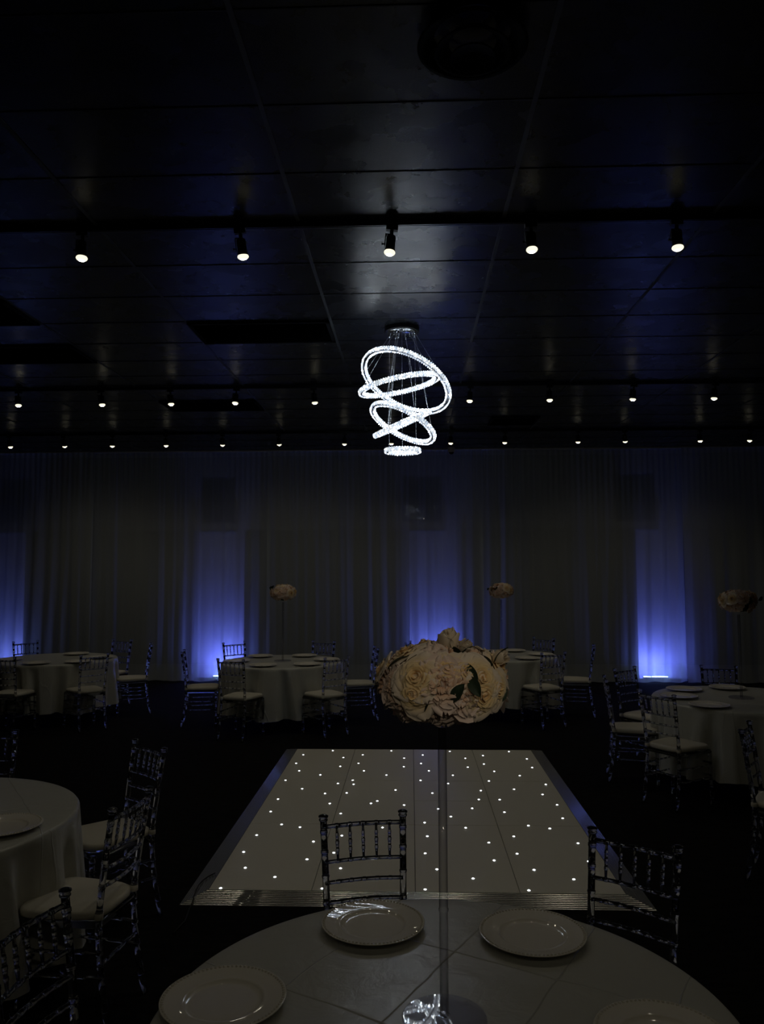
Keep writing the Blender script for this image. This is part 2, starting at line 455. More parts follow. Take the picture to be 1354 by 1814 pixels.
# ------------------------------------------------------------------ blue uplights behind the curtain
first = None
for i, (x, lb) in enumerate([(-7.08, 'blue LED bar uplight behind the curtain at the far left'), (-3.25, 'blue LED bar uplight glowing behind the centre left table'),
                             (0.5, 'blue LED bar uplight hidden behind the big flower bouquet'), (4.17, 'blue LED bar uplight glowing white at the floor on the right')]):
    if first is None:
        e = empty('led_bar_light', (x, 13.83, 0))
        m = MB(); m.box(-0.21, 0.21, -0.03, 0.03, 0.02, 0.075); m.build('housing', M['black_metal'], e, False)
        for q0, q1 in ((-0.20, -0.09), (-0.06, 0.20)):
            m = MB(); m.box(q0, q1, -0.02, 0.02, 0.075, 0.088); m.build('led_lens', M['bar_led'], e, False)
        for s in (-1, 1):
            m = MB(); m.box(s * 0.17 - 0.012, s * 0.17 + 0.012, -0.05, 0.05, 0, 0.02); m.build('foot', M['black_metal'], e, False)
        first = e
    else:
        e = copy_tree(first); e.location = (x, 13.83, 0)
    tag(e, lb, 'uplight', 'blue uplights along the back wall')
    ld = bpy.data.lights.new('uplight_beam', 'AREA'); ld.energy = UP_W; ld.color = UP_COL
    ld.shape = 'RECTANGLE'; ld.size = 0.40; ld.size_y = 0.04
    lo = bpy.data.objects.new('uplight_beam', ld); COL.objects.link(lo); lo.parent = e
    lo.location = (0, -0.005, 0.10); lo.rotation_euler = (PI - 0.95, 0, 0)

# ------------------------------------------------------------------ ceiling vents, tracks, lamps
for (a, b, c, d), lb in zip(vents, ['black slatted ceiling vent just left of the chandelier canopy', 'black slatted ceiling vent at the left edge, farther one',
                                    'black slatted ceiling vent at the left edge, nearer one', 'black slatted ceiling vent between the two far lamp tracks on the left',
                                    'small black ceiling vent far right of the chandelier bottom']):
    e = empty('ceiling_vent', ((a + b) / 2, (c + d) / 2, CEIL - 0.02)); tag(e, lb, 'air vent', 'rectangular ceiling vents')
    w, h = (b - a) / 2 - 0.012, (d - c) / 2 - 0.008
    m = MB(); m.box(-w, w, -h, -h + 0.03, 0, 0.016); m.box(-w, w, h - 0.03, h, 0, 0.016); m.box(-w, -w + 0.03, -h, h, 0, 0.016); m.box(w - 0.03, w, -h, h, 0, 0.016)
    m.build('vent_frame', M['grille'], e, False)
    m = MB(); k = -h + 0.05
    while k < h - 0.03:
        m.quad((-w + 0.02, k, 0.002), (w - 0.02, k, 0.002), (w - 0.02, k + 0.02, 0.014), (-w + 0.02, k + 0.02, 0.014)); k += 0.028
    m.build('louvre', M['grille'], e, False)
# round diffuser
e = empty('round_diffuser', (0.25, 2.94, CEIL - 0.10)); tag(e, 'round black ceiling air diffuser with nested cones', 'air vent')
for r0, r1, z0, z1 in ((0.215, 0.16, 0.05, 0.098), (0.15, 0.10, 0.025, 0.075), (0.09, 0.0001, 0.0, 0.04)):
    m = MB()
    m.lathe([(r1, z1), (r0 * 0.93, z0 + 0.012), (r0, z0 + 0.003), (r0, z0), (r0 * 0.92, z0 + 0.004), (max(r1 - 0.01, 0.0001), z1 - 0.012)], 48, cap=False)
    m.build('cone', M['grille'], e)

def head_meshes():
    d = {}
    m = MB(); m.box(-0.035, 0.035, -0.016, 0.016, -0.012, 0.018); m.tube([(0, 0, -0.01), (0, 0, -0.05)], 0.011, 10)
    d['adapter'] = m.mesh('adapter', M['black_metal'], False)
    m = MB(); m.box(-0.036, -0.031, -0.012, 0.012, -0.115, -0.04); m.box(-0.036, 0.012, -0.012, 0.012, -0.044, -0.038)
    d['yoke'] = m.mesh('yoke', M['black_metal'], False)
    m = MB(); m.lathe([(0.012, -0.045), (0.026, -0.048), (0.028, -0.06), (0.028, -0.125), (0.031, -0.128), (0.031, -0.142), (0.028, -0.142), (0.026, -0.128), (0.012, -0.127)], 20)
    d['head'] = m.mesh('head', M['black_metal'])
    m = MB(); m.tube([(-0.034, 0, -0.10), (-0.046, 0, -0.10), (-0.047, 0, -0.10), (-0.052, 0, -0.10)], [0.004, 0.004, 0.008, 0.008], 8)
    d['knob'] = m.mesh('knob', M['black_metal'])
    m = MB(); m.lathe([(0.022, -0.132), (0.033, -0.146), (0.034, -0.152), (0.030, -0.159), (0.019, -0.165)], 20, cap=False); m.lathe([(0.019, -0.165), (0.012, -0.1672), (0.0001, -0.168)], 20, 1, cap=False)
    d['bulb'] = m.mesh('bulb', [M['bulb'], M['bulb_core']])
    return d
HM = head_meshes()
lampd = bpy.data.lights.new('track_beam', 'SPOT')
lampd.energy = SPOT_W; lampd.color = SPOT_COL; lampd.spot_size = math.radians(135); lampd.spot_blend = 1.0; lampd.shadow_soft_size = 0.03
proto_head = None
ordn = ['first', 'second', 'third', 'fourth', 'fifth', 'sixth', 'seventh', 'eighth']
def track_head(x, y, tilt, label, grp):
    global proto_head
    if proto_head is None:
        proto_head = e = empty('track_light', (x, y, CEIL - 0.05))
        for n, me in HM.items(): inst(n, me, e)
        lo = bpy.data.objects.new('track_beam', lampd); COL.objects.link(lo); lo.parent = e; lo.location = (0, 0, -0.18)
    else:
        e = copy_tree(proto_head); e.location = (x, y, CEIL - 0.05)
    e.rotation_euler = (tilt[0], tilt[1], 0)
    tag(e, label, 'track light', grp)
rows = [(4.57, 'nearest', [-1.97, -1.013, -0.101, 0.719, 1.571], 5),
        (8.75, 'middle', [-4.473, -3.513, -2.719, -1.961, -1.084, -0.201, 0.676, 1.556, 2.486, 3.378], 5),
        (11.72, 'farthest', [-6.112, -5.269, -4.517, -3.7, -2.831, -1.983, -0.983, -0.28, 0.61, 1.414, 2.493, 3.178, 4.277, 5.015], 7),
        (-0.8, 'overhead', [-2.4, -0.9, 0.5, 2.0, 3.4], 9),  # unseen track and heads, added to light the near table
        (-3.4, 'rear', [-1.5, 0.5, 2.5], 9)]  # second unseen track, added to give the bouquet light a fixture
for Y, nm, xs_, nl in rows:
    m = MB(); m.box(-7.6, 7.0, Y - 0.018, Y + 0.018, CEIL - 0.035, CEIL - 0.003); m.box(-7.6, 7.0, Y - 0.006, Y + 0.006, CEIL - 0.037, CEIL - 0.034)
    tag(m.build('lamp_track', M['track'], smooth=False), {'overhead': 'unseen black ceiling lamp track added above and just behind the camera', 'rear': 'unseen black ceiling lamp track added at the rear of the room behind the camera'}.get(nm, 'black ceiling lamp track, the %s one from the camera' % nm), 'lamp track', 'ceiling lamp tracks')
    for i, x in enumerate(xs_):
        if nm == 'nearest': lb = ['leftmost', 'second from the left', 'middle one above the chandelier', 'fourth from the left', 'rightmost'][i] + ' black spotlight on the nearest ceiling track'
        elif nm == 'overhead': lb = 'added black spotlight on the unseen track above the camera, %s from the left' % ordn[i]
        elif nm == 'rear': lb = 'added black spotlight on the unseen rear track behind the camera, %s from the left' % ordn[i]
        elif i < nl: lb = 'small lit spotlight on the %s ceiling track, %s from the left' % (nm, ordn[i])
        elif nm == 'middle' and i == 5 or nm == 'farthest' and i == 7: lb = 'small lit spotlight on the %s ceiling track behind the chandelier' % nm
        else: lb = 'small lit spotlight on the %s ceiling track, %s to the right of the chandelier' % (nm, ordn[i - nl - 1])
        r2 = random.Random(i * 7 + int(Y * 10))
        track_head(x, Y, ({'farthest': 0.22, 'overhead': 0.4}.get(nm, 0.0) + r2.uniform(-0.12, 0.12), r2.uniform(-0.12, 0.12)), lb, 'spotlights on the %s track' % nm)

# two extra spots added behind the camera to brighten the near bouquet
for pos, w, sz in (((0.5, -3.38, 3.76), 60, 5.2), ((2.0, -0.78, 3.76), 28, 8.5)):
    ld = bpy.data.lights.new('added_bouquet_beam', 'SPOT'); ld.energy = w; ld.color = SPOT_COL; ld.spot_size = math.radians(sz); ld.spot_blend = 0.7; ld.shadow_soft_size = 0.03
    lo = bpy.data.objects.new('added_bouquet_beam', ld); COL.objects.link(lo); lo.location = pos
    lo.rotation_euler = (Vector((0.08, 2.14, 1.65)) - Vector(pos)).to_track_quat('-Z', 'Y').to_euler()

# ------------------------------------------------------------------ chandelier
CX, CY = -0.066, 6.68
ch = empty('ring_chandelier', (CX, CY, CEIL)); tag(ch, 'tall chandelier of five tilted glowing crystal rings on steel cables', 'chandelier')
m = MB(); m.lathe([(0.148, -0.001), (0.15, -0.006), (0.15, -0.035), (0.146, -0.04), (0.0001, -0.04)], 48, cap=False)
cano = m.build('canopy', M['black_metal'], ch)
m = MB(); m.lathe([(0.136, -0.0395), (0.136, -0.044), (0.132, -0.047), (0.0001, -0.047)], 48, cap=False); m.build('cover_plate', M['chrome'], cano)
rings = [((-0.036, 3.531), 0.392, (0.883, 0.114, -0.456), (0.266, -0.921, 0.284)),
         ((-0.094, 3.502), 0.333, (0.98, -0.032, 0.196), (-0.025, -0.999, -0.041)),
         ((-0.064, 3.17), 0.287, (0.879, 0.095, -0.467), (0.184, -0.972, 0.148)),
         ((-0.070, 3.165), 0.246, (0.919, -0.062, 0.388), (-0.009, -0.99, -0.138)),
         ((-0.066, 2.933), 0.134, (1, 0, 0), (0, -1, 0))]
def crystal_band(R_, side, hh=0.0195):
    m = MB(); n = int(2 * PI * R_ / 0.021)
    for k in range(n):
        a = 2 * PI * k / n; ca, sa = math.cos(a), math.sin(a)
        rr = R_ + side * 0.0165
        t = (-sa, ca)
        w = PI * rr / n * 0.98
        d = 0.0075
        vs = []
        for z, s in ((-hh, 0.45), (-hh * 0.55, 1), (0, 0.8), (hh * 0.55, 1), (hh, 0.45)):
            for q, (dw, dr) in enumerate(((-1, 0), (-0.45, 1), (0.45, 1), (1, 0), (0, -0.6))):
                r3 = rr + side * dr * d * s
                vs.append((r3 * ca + t[0] * dw * w * s, r3 * sa + t[1] * dw * w * s, z))
        fs = []
        for j in range(4):
            for q in range(5): fs.append((j * 5 + q, j * 5 + (q + 1) % 5, (j + 1) * 5 + (q + 1) % 5, (j + 1) * 5 + q))
        fs += [(4, 3, 2, 1, 0), (20, 21, 22, 23, 24)]
        m.add(vs, fs)
    return m
nub = MB()
for ri, ((cx_, cz_), R_, u, v) in enumerate(rings):
    u = Vector(u).normalized(); v = Vector(v); v = (v - u * v.dot(u)).normalized(); n_ = u.cross(v)
    m = MB(); rr = 0.0055; hh = 0.013
    m.lathe([(R_ - rr, -hh), (R_ + rr, -hh), (R_ + rr, hh), (R_ - rr, hh), (R_ - rr, -hh)], 96, cap=False)
    rg = m.build('light_ring', M['dark_chrome'], ch, False)
    off = Vector((cx_ - CX, 0, cz_ - CEIL))
    rg.matrix_local = Matrix(((u.x, v.x, n_.x, off.x), (u.y, v.y, n_.y, off.y), (u.z, v.z, n_.z, off.z), (0, 0, 0, 1)))
    for side in (1, -1): crystal_band(R_, side).build('crystal_band', M['crystal'], rg, False)
    nc = [4, 4, 3, 3, 3][ri]
    for k in range(nc):
        a = 2 * PI * k / nc + [0.5, 1.2, 0.2, 2.0, PI / 2][ri]
        # choose the attachment so cables fan out from the canopy
        P = off + u * (R_ * math.cos(a)) + v * (R_ * math.sin(a))
        P = P + Vector((0, 0, 0.02))
        ang = math.atan2(P.y, P.x); cr_ = 0.055 + 0.018 * ri if ri else 0.115
        Q = Vector((math.cos(ang) * cr_, math.sin(ang) * cr_, -0.05))
        m = MB(); m.tube([Q, P], 0.00125, 5); m.build('cable', M['wire'], ch)
        nub.lathe([(0.007, -0.047), (0.007, -0.06), (0.004, -0.066), (0.0001, -0.067)], 10, o=(Q.x, Q.y, 0))
nub.build('cable_grip', M['chrome'], cano)

# dome camera above the curtain
e = empty('security_camera', (0.70, 13.42, CEIL - 0.02)); tag(e, 'small white security camera at the top of the curtain right of the chandelier', 'camera')
m = MB(); m.lathe([(0.06, 0.018), (0.062, 0), (0.058, -0.05), (0.045, -0.065)], 24, cap=False); m.build('housing', M['white_plastic'], e)
m = MB(); m.lathe([(0.045, -0.06), (0.040, -0.082), (0.022, -0.098), (0.0001, -0.103)], 24, cap=False); m.build('dome', M['lens'], e)

# ------------------------------------------------------------------ starlit dance floor
FX0, FX1, FY0, FY1, FZ = -1.213, 1.243, 4.80, 8.475, 0.035
df = empty('dance_floor', ((FX0 + FX1) / 2, (FY0 + FY1) / 2, 0)); tag(df, 'white glossy dance floor with star lights and ribbed metal edges', 'dance floor')
ox, oy = (FX0 + FX1) / 2, (FY0 + FY1) / 2
LEDS = [(-0.829, 8.407), (-1.113, 8.212), (-0.693, 8.106), (-0.504, 8.226), (-0.217, 8.413), (-1.135, 7.858), (-0.692, 7.748), (-0.524, 7.873), (-1.064, 7.571), (-0.454, 7.586), (-0.08, 8.096), (-0.08, 7.748), (-0.848, 7.43), (-0.238, 7.439), (-1.141, 7.236), (-0.535, 7.251), (-0.518, 7.118), (-0.658, 7.14), (-0.953, 6.966), (-0.144, 6.945), (-0.739, 6.825), (-0.557, 6.847), (-1.11, 6.652), (-0.287, 6.619), (-0.335, 6.554), (-0.669, 6.54), (-0.066, 6.514), (-1.111, 6.314), (-0.557, 6.28), (-0.974, 6.005), (-0.828, 5.947), (-0.22, 5.955), (-1.114, 5.766), (-0.504, 5.771), (-0.691, 5.642), (-1.136, 5.427), (-0.528, 5.429), (-0.692, 5.305), (-1.066, 5.147), (-0.458, 5.155), (-0.851, 5.002), (-0.242, 5.01), (-1.145, 4.822), (-0.539, 4.834), (0.109, 8.232), (0.087, 7.88), (0.157, 7.601), (0.075, 7.26), (0.392, 8.401), (0.533, 8.103), (0.72, 8.222), (1.005, 8.407), (0.698, 7.872), (0.533, 7.748), (0.374, 7.447), (0.769, 7.595), (0.987, 7.449), (1.145, 8.093), (1.146, 7.748), (1.175, 7.155), (0.686, 7.256), (0.318, 7.164), (0.587, 6.946), (0.876, 6.995), (0.17, 6.86), (1.095, 6.843), (0.547, 6.685), (0.718, 6.684), (0.474, 6.441), (0.205, 6.419), (1.163, 6.552), (0.295, 6.227), (0.718, 6.348), (1.142, 6.207), (0.856, 6.028), (1.003, 5.967), (0.39, 5.967), (0.091, 6.078), (0.105, 5.775), (0.718, 5.788), (0.529, 5.656), (1.143, 5.658), (0.084, 5.435), (0.696, 5.445), (0.53, 5.319), (1.14, 5.319), (0.153, 5.156), (0.765, 5.164), (0.37, 5.013), (0.984, 5.018), (0.073, 4.838), (0.685, 4.842)]
m = MB(); m.lathe([(0.0085, 0), (0.0085, 0.0015), (0.006, 0.0035), (0.0001, 0.0045)], 10, cap=False)
led_me = m.mesh('star_light', M['led'])
cw = (FX1 - FX0) / 4; cd = (FY1 - FY0) / 3
for i in range(4):
    for j in range(3):
        a, b = FX0 + i * cw, FX0 + (i + 1) * cw; c, d = FY0 + j * cd, FY0 + (j + 1) * cd
        m = MB(); g = 0.0022
        parts = [(c, d)] if not (i == 2 and j == 1) else [(c, (c + d) / 2), ((c + d) / 2, d)]
        for c2, d2 in parts:
            m.box(a + g - ox, b - g - ox, c2 + g - oy, d2 - g - oy, 0.006, FZ, 0)
        m.box(a - ox, b - ox, c - oy, d - oy, 0.001, FZ - 0.012, 1)
        p = m.build('floor_panel', [M['floor_panel'], M['floor_core']], df, False)
        for (lx, ly) in LEDS:
            if a <= lx < b and c <= ly < d:
                inst('star_light', led_me, p, (lx - ox, ly - oy, FZ - 0.0008))
def ramp(x0, x1, W_, hz):
    # ribbed ramp: local x along the edge, y outwards; mitred ends
    m = MB(); nr = 9; prof = []
    for k in range(nr):
        t0 = k / nr; t1 = (k + 0.72) / nr
        for t, dz in ((t0 + 0.001, 0.0), (t0 + 0.02, 0.0022), (t0 + (t1 - t0) * 0.5, 0.0030), (t1 - 0.01, 0.0022), (t1, 0.0)):
            prof.append((t * W_, hz * (1 - t) + dz))
    prof.append((W_, 0.0))
    prof[0] = (0, hz)
    n = len(prof)
    vs = [(x0 - y, y, z) for y, z in prof] + [(x1 + y, y, z) for y, z in prof]
    fs = [(k, k + 1, n + k + 1, n + k) for k in range(n - 1)]
    vs += [(x0, 0, 0), (x1, 0, 0)]
    fs += [tuple([2 * n] + list(range(n - 1, -1, -1))), tuple([2 * n + 1] + list(range(n, 2 * n)))]
    m.add(vs, fs)
    return m
hw, hd = (FX1 - FX0) / 2, (FY1 - FY0) / 2
for rz, L, off in ((PI, hw, (0, -hd)), (0, hw, (0, hd)), (PI / 2, hd, (-hw, 0)), (-PI / 2, hd, (hw, 0))):
    r = ramp(-L, L, 0.135, FZ).build('edge_ramp', M['alu'], df, False); r.location = (off[0], off[1], 0); r.rotation_euler = (0, 0, rz)
m = MB()
pts = [(-1.235, 5.05), (-1.27, 5.02), (-1.292, 4.97), (-1.30, 4.90), (-1.292, 4.82), (-1.283, 4.75), (-1.275, 4.68), (-1.27, 4.6), (-1.25, 4.45), (-1.27, 4.3)]
def rz_(x, y):
    d = max(FX0 - x, FY0 - y, 0)
    return 0.004 + max(0.0, FZ * (1 - d / 0.135)) + 0.004
m.tube([(x, y, rz_(x, y)) for x, y in pts], 0.0035, 8)
tag(m.build('power_cable', M['cable']), 'thin black cable crossing the front left corner of the dance floor', 'cable')

# ------------------------------------------------------------------ chairs
def bamboo(m, pts, r, rings, seg=9, taper=1.0, ringr=1.17, rw=0.0065):
    """a bamboo style bar along pts with double ring bumps at the given fractions"""
    P = [Vector(p) for p in pts]
    cum = [0]
    for a, b in zip(P, P[1:]): cum.append(cum[-1] + (b - a).length)
    L = cum[-1]
    def at(s):
        s = max(0, min(L, s))
        for i in range(len(P) - 1):
            if s <= cum[i + 1] or i == len(P) - 2:
                t = (s - cum[i]) / max(1e-9, cum[i + 1] - cum[i]); return P[i].lerp(P[i + 1], t)
    st = [(c, None) for c in cum]
    for f in rings:
        for ds, k in ((-1.0, 1.0), (-0.8, ringr), (-0.25, ringr), (0, 1.08), (0.25, ringr), (0.8, ringr), (1.0, 1.0)):
            st.append((f * L + ds * rw, k))
    st = sorted([s for s in st if 0 <= s[0] <= L], key=lambda q: q[0])
    out, last = [], -1
    for s, k in st:
        if s - last < 0.0006: continue
        out.append((s, k)); last = s
    m.tube([at(s) for s, k in out], [r * (k or 1.0) * (1 - (1 - taper) * abs(2 * s / L - 1) ** 1.5) for s, k in out], seg)

def post_y(z):
    if z <= 0.45: t = z / 0.45; return -0.245 + 0.058 * math.sin(t * PI / 2)
    t = (z - 0.45) / 0.47; return -0.187 - 0.063 * t ** 1.25
def post_x(z):
    return 0.160 - 0.006 * z / 0.45 if z < 0.45 else 0.154 + 0.013 * (z - 0.45) / 0.44
def chair_meshes():
    d = []
    for s in (-1, 1):
        m = MB(); zs = [0, 0.08, 0.16, 0.24, 0.32, 0.4, 0.45, 0.52, 0.6, 0.68, 0.76, 0.84, 0.895]
        bamboo(m, [(s * post_x(z), post_y(z), z) for z in zs], 0.0140, [0.10, 0.245, 0.35, 0.445, 0.54, 0.655, 0.765, 0.87, 0.955], 10)
        m.lathe([(0.014, 0.893), (0.0185, 0.898), (0.0185, 0.903), (0.014, 0.906), (0.0205, 0.912), (0.0205, 0.917), (0.012, 0.921), (0.0001, 0.922)], 12, o=(s * post_x(0.9), post_y(0.9), 0), cap=False)
        d.append(('back_post', m.mesh('back_post', M['acrylic'])))
    for s in (-1, 1):
        m = MB(); bamboo(m, [(s * 0.188, 0.178, 0.0), (s * 0.185, 0.176, 0.22), (s * 0.183, 0.172, 0.43)], 0.0145, [0.12, 0.45, 0.72, 0.93], 10)
        d.append(('leg', m.mesh('leg', M['acrylic'])))
    def rail(z, r, rings, bow=0.018):
        m = MB(); n = 8; X = post_x(z)
        bamboo(m, [(-X + 2 * X * k / n, post_y(z) - bow * math.sin(PI * k / n), z) for k in range(n + 1)], r, rings, 8)
        return m.mesh('rail', M['acrylic'])
    sp = [k / 6 for k in range(1, 6)]
    d.append(('top_rail', rail(0.872, 0.0098, sp)))
    for z in (0.738, 0.66, 0.585): d.append(('rail', rail(z, 0.0082, sp)))
    for f in sp:
        m = MB(); z0, z1 = 0.738, 0.872
        x0 = -post_x(z0) + 2 * post_x(z0) * f; x1 = -post_x(z1) + 2 * post_x(z1) * f
        b = 0.018 * math.sin(PI * f)
        bamboo(m, [(x0, post_y(z0) - b, z0), ((x0 + x1) / 2, post_y(0.805) - b, 0.805), (x1, post_y(z1) - b, z1)], 0.0072, [0.3, 0.52, 0.74], 8, taper=0.62, ringr=1.25, rw=0.006)
        d.append(('spindle', m.mesh('spindle', M['acrylic'])))
    def seat_outline(k, sx=1.0, sy=1.0):
        return None
    # clear seat plate with apron
    def rounded(pts, r, n=5):
        out = []; L = len(pts)
        for i in range(L):
            p = Vector(pts[i]); a = (Vector(pts[i - 1]) - p).normalized(); b = (Vector(pts[(i + 1) % L]) - p).normalized()
            A, B = p + a * r, p + b * r
            for k in range(n + 1):
                t = k / n; out.append(A.lerp(p, t).lerp(p.lerp(B, t), t))
        return out
    base = [(-0.168, -0.20), (0.168, -0.20), (0.202, 0.195), (-0.202, 0.195)]
    def slab(layers, rr0):
        m = MB(); loops = []
        for inset, z in layers:
            rr = min(rr0, (0.165 - inset) * 0.8)
            pl = rounded([(x - math.copysign(inset, x), y - math.copysign(inset, y)) for x, y in base], rr)
            loops.append([(p.x, p.y, z) for p in pl])
        n = len(loops[0]); vs = [q for l in loops for q in l]; fs = []
        for j in range(len(loops) - 1):
            for k in range(n): fs.append((j * n + k, j * n + (k + 1) % n, (j + 1) * n + (k + 1) % n, (j + 1) * n + k))
        fs.append(tuple(reversed(range(n)))); fs.append(tuple((len(loops) - 1) * n + k for k in range(n)))
        m.add(vs, fs); return m
    d.append(('seat', slab([(0.006, 0.415), (0.001, 0.42), (0, 0.44), (0.005, 0.447)], 0.05).mesh('seat', M['acrylic'])))
    m = slab([(0.010, 0.4475), (0.002, 0.453), (-0.002, 0.464), (0.002, 0.476), (0.012, 0.484), (0.04, 0.489), (0.075, 0.491), (0.10, 0.4915)], 0.10)
    d.append(('cushion', m.mesh('cushion', M['cushion'])))
    # stretchers
    for z in (0.315, 0.215):
        for s in (-1, 1):
            m = MB(); bamboo(m, [(s * 0.158, post_y(z), z), (s * 0.186, 0.176, z)], 0.0078, [0.2, 0.5, 0.8], 8); d.append(('stretcher', m.mesh('stretcher', M['acrylic'])))
    for z in (0.335, 0.235):
        m = MB(); bamboo(m, [(-0.186, 0.176, z), (0.186, 0.176, z)], 0.0078, [0.2, 0.5, 0.8], 8); d.append(('stretcher', m.mesh('stretcher', M['acrylic'])))
    m = MB(); z = 0.265; bamboo(m, [(-0.157, post_y(z), z), (0.157, post_y(z), z)], 0.0078, [0.2, 0.5, 0.8], 8); d.append(('stretcher', m.mesh('stretcher', M['acrylic'])))
    return d
proto = empty('chiavari_chair', (0, 0, 0))
for n, me in chair_meshes():
    o = inst(n, me, proto)
    if n == 'cushion':
        o['label'] = 'ivory padded seat cushion'
        for s in (-1, 1):
            m = MB(); c = (s * 0.154, -0.187)
            m.lathe([(0.0175, 0.452), (0.0195, 0.455), (0.0195, 0.476), (0.0175, 0.479)], 14, o=(c[0], c[1], 0), cap=False)
            m.build('cushion_tie', M['cushion'], o)
TAB = {'near': (0.08, 2.14), 'left': (-2.38, 3.72), 'farleft': (-4.68, 10.37), 'middle': (-1.65, 10.12), 'rightmid': (1.20, 10.86), 'right': (2.96, 7.31)}
CH = [('near', -0.204, 3.366, 103, 'clear chair across the near table, backing onto the dance floor'),
      ('near', 0.837, 3.105, 52, 'clear chair at the right of the near table by the dance floor corner'),
      ('near', -1.14, 2.39, 169, 'clear chair cropped by the bottom left corner beside the near table'),
      ('left', -1.532, 4.645, 47, 'clear chair at the back right of the left table, farther of its overlapping pair'),
      ('left', -1.25, 3.563, -8, 'clear chair with seat toward the left table, nearer of its overlapping pair'),
      ('left', -2.67, 4.97, 103, 'clear chair behind the left table cropped by the left edge'),
      ('farleft', -5.52, 11.22, 133, 'clear chair behind the far left table against the blue curtain'),
      ('farleft', -4.22, 11.50, 68, 'clear chair behind the far left table against the dark curtain'),
      ('farleft', -3.56, 10.80, 20, 'clear chair seen side on at the right of the far left table'),
      ('farleft', -3.82, 9.50, 313, 'clear chair in front of the far left table, whole back in view'),
      ('farleft', -4.79, 9.16, 264, 'clear chair in front of the far left table cropped by the left edge'),
      ('middle', -2.48, 11.07, 131, 'clear chair behind the centre left table in front of the blue light'),
      ('middle', -1.24, 11.25, 70, 'clear chair behind the centre left table right of its flower stand'),
      ('middle', -2.86, 9.89, 191, 'clear chair side on at the left of the centre left table'),
      ('middle', -2.05, 8.98, 251, 'clear chair in front of the centre left table, left one'),
      ('middle', -0.86, 9.21, 311, 'clear chair in front of the centre left table, right one'),
      ('middle', -0.455, 10.36, 11, 'clear chair side on at the right of the centre left table, beside the bouquet'),
      ('rightmid', 1.945, 11.80, 52, 'clear chair at the back of the table behind the bouquet'),
      ('rightmid', 2.40, 10.60, -12, 'clear chair side on at the right of the table behind the bouquet'),
      ('rightmid', 1.72, 9.74, 295, 'clear chair in front of the table behind the bouquet'),
      ('rightmid', -0.05, 11.10, 169, 'clear chair of which only a post peeks over the bouquet, on its upper left'),
      ('right', 2.18, 8.27, 128, 'clear chair at the right table directly below the bright uplight'),
      ('right', 1.80, 7.52, 172, 'clear chair at the left side of the right table, seen side on'),
      ('right', 2.0, 6.63, 217, 'clear chair in front of the right table, whole back toward us'),
      ('right', 3.19, 8.43, 79, 'clear chair behind the right table left of its flower stand'),
      (None, 2.15, 5.27, 149, 'clear chair cropped by the right edge in front of the right table')]
first = True
for tb, x, y, ang, lb in CH:
    o = proto if first else copy_tree(proto); first = False
    if tb:
        tx, ty = TAB[tb]; dv = Vector((tx - x, ty - y)).normalized()
    else:
        dv = Vector((math.cos(math.radians(ang - 180)), math.sin(math.radians(ang - 180))))
    o.location = (x + dv.x * 0.248, y + dv.y * 0.248, 0)
    o.rotation_euler = (0, 0, math.atan2(dv.y, dv.x) - PI / 2)
    tag(o, lb, 'chair', 'clear chiavari chairs around the round tables')

# ------------------------------------------------------------------ tables and cloths
def cloth(seed):
    rnd = random.Random(seed)
    R0 = 0.762; n = 300
    fo = [(rnd.uniform(0, 6.3), k, rnd.uniform(0.5, 1.0)) for k in (7, 11, 16, 19, 27)]
    def f(th):
        s = sum(a * math.sin(k * th + p) for p, k, a in fo) / 2.0
        return max(-1.3, min(0.35, s * 1.2 - 0.1))
    def g(u, v):
        th = 2 * PI * u
        if v < 0.35:
            r = R0 * 0.985 * (v / 0.35); z = 0.764
            return (r * math.cos(th), r * math.sin(th), z)
        if v < 0.45:
            t = (v - 0.35) / 0.10; r = R0 * 0.985 + 0.0125 * math.sin(t * PI / 2); z = 0.764 - 0.0125 * (1 - math.cos(t * PI / 2))
            return (r * math.cos(th), r * math.sin(th), z)
        t = (v - 0.45) / 0.55; dr = 0.58 * t
        r = R0 + 0.004 + 0.028 * t ** 1.5 + 0.050 * t ** 0.8 * (1.7 * f(th + 0.12 * t * math.sin(3 * th + seed)))
        hem = 0.02 * math.sin(4 * th + seed) + 0.012 * math.sin(9 * th)
        return (r * math.cos(th), r * math.sin(th), 0.7515 - dr + hem * t)
    m = MB(); m.grid(g, n, 40, wrap=True)
    return m
m = MB(); m.lathe([(0.74, 0.725), (0.755, 0.73), (0.755, 0.755), (0.74, 0.758)], 48); top_me = m.mesh('tabletop', M['table_top'])
legs = []
for sx in (-1, 1):
    for sy in (-1, 1):
        m = MB(); m.tube([(sx * 0.34, sy * 0.30, 0.725), (sx * 0.38, sy * 0.34, 0.0)], 0.014, 10); legs.append(m.mesh('leg', M['table_leg']))
TL = {'near': ('round banquet table nearest the camera, under the near tablecloth', 'white satin cloth on the nearest table, its top filling the bottom of the view'),
      'left': ('round banquet table cropped by the left edge, under the cloth', 'shiny white satin cloth on the table cropped at the lower left'),
      'farleft': ('round banquet table at the far left near the curtain', 'white satin cloth on the far left table near the curtain'),
      'middle': ('round banquet table left of centre near the curtain', 'white satin cloth on the far table left of centre with six plates'),
      'rightmid': ('round banquet table half hidden behind the big bouquet', 'white satin cloth on the far table half hidden by the big bouquet'),
      'right': ('round banquet table at the right edge below the uplight', 'white satin cloth on the table cropped by the right edge')}
for i, (k, (x, y)) in enumerate(TAB.items()):
    e = empty('banquet_table', (x, y, 0)); tag(e, TL[k][0], 'table', 'round banquet tables')
    inst('tabletop', top_me, e)
    for me in legs: inst('leg', me, e)
    c = cloth(i + 2).build('tablecloth', M['cloth'], loc=(x, y, 0)); c.rotation_euler = (0, 0, i * 1.1)
    tag(c, TL[k][1], 'tablecloth', 'white round tablecloths')

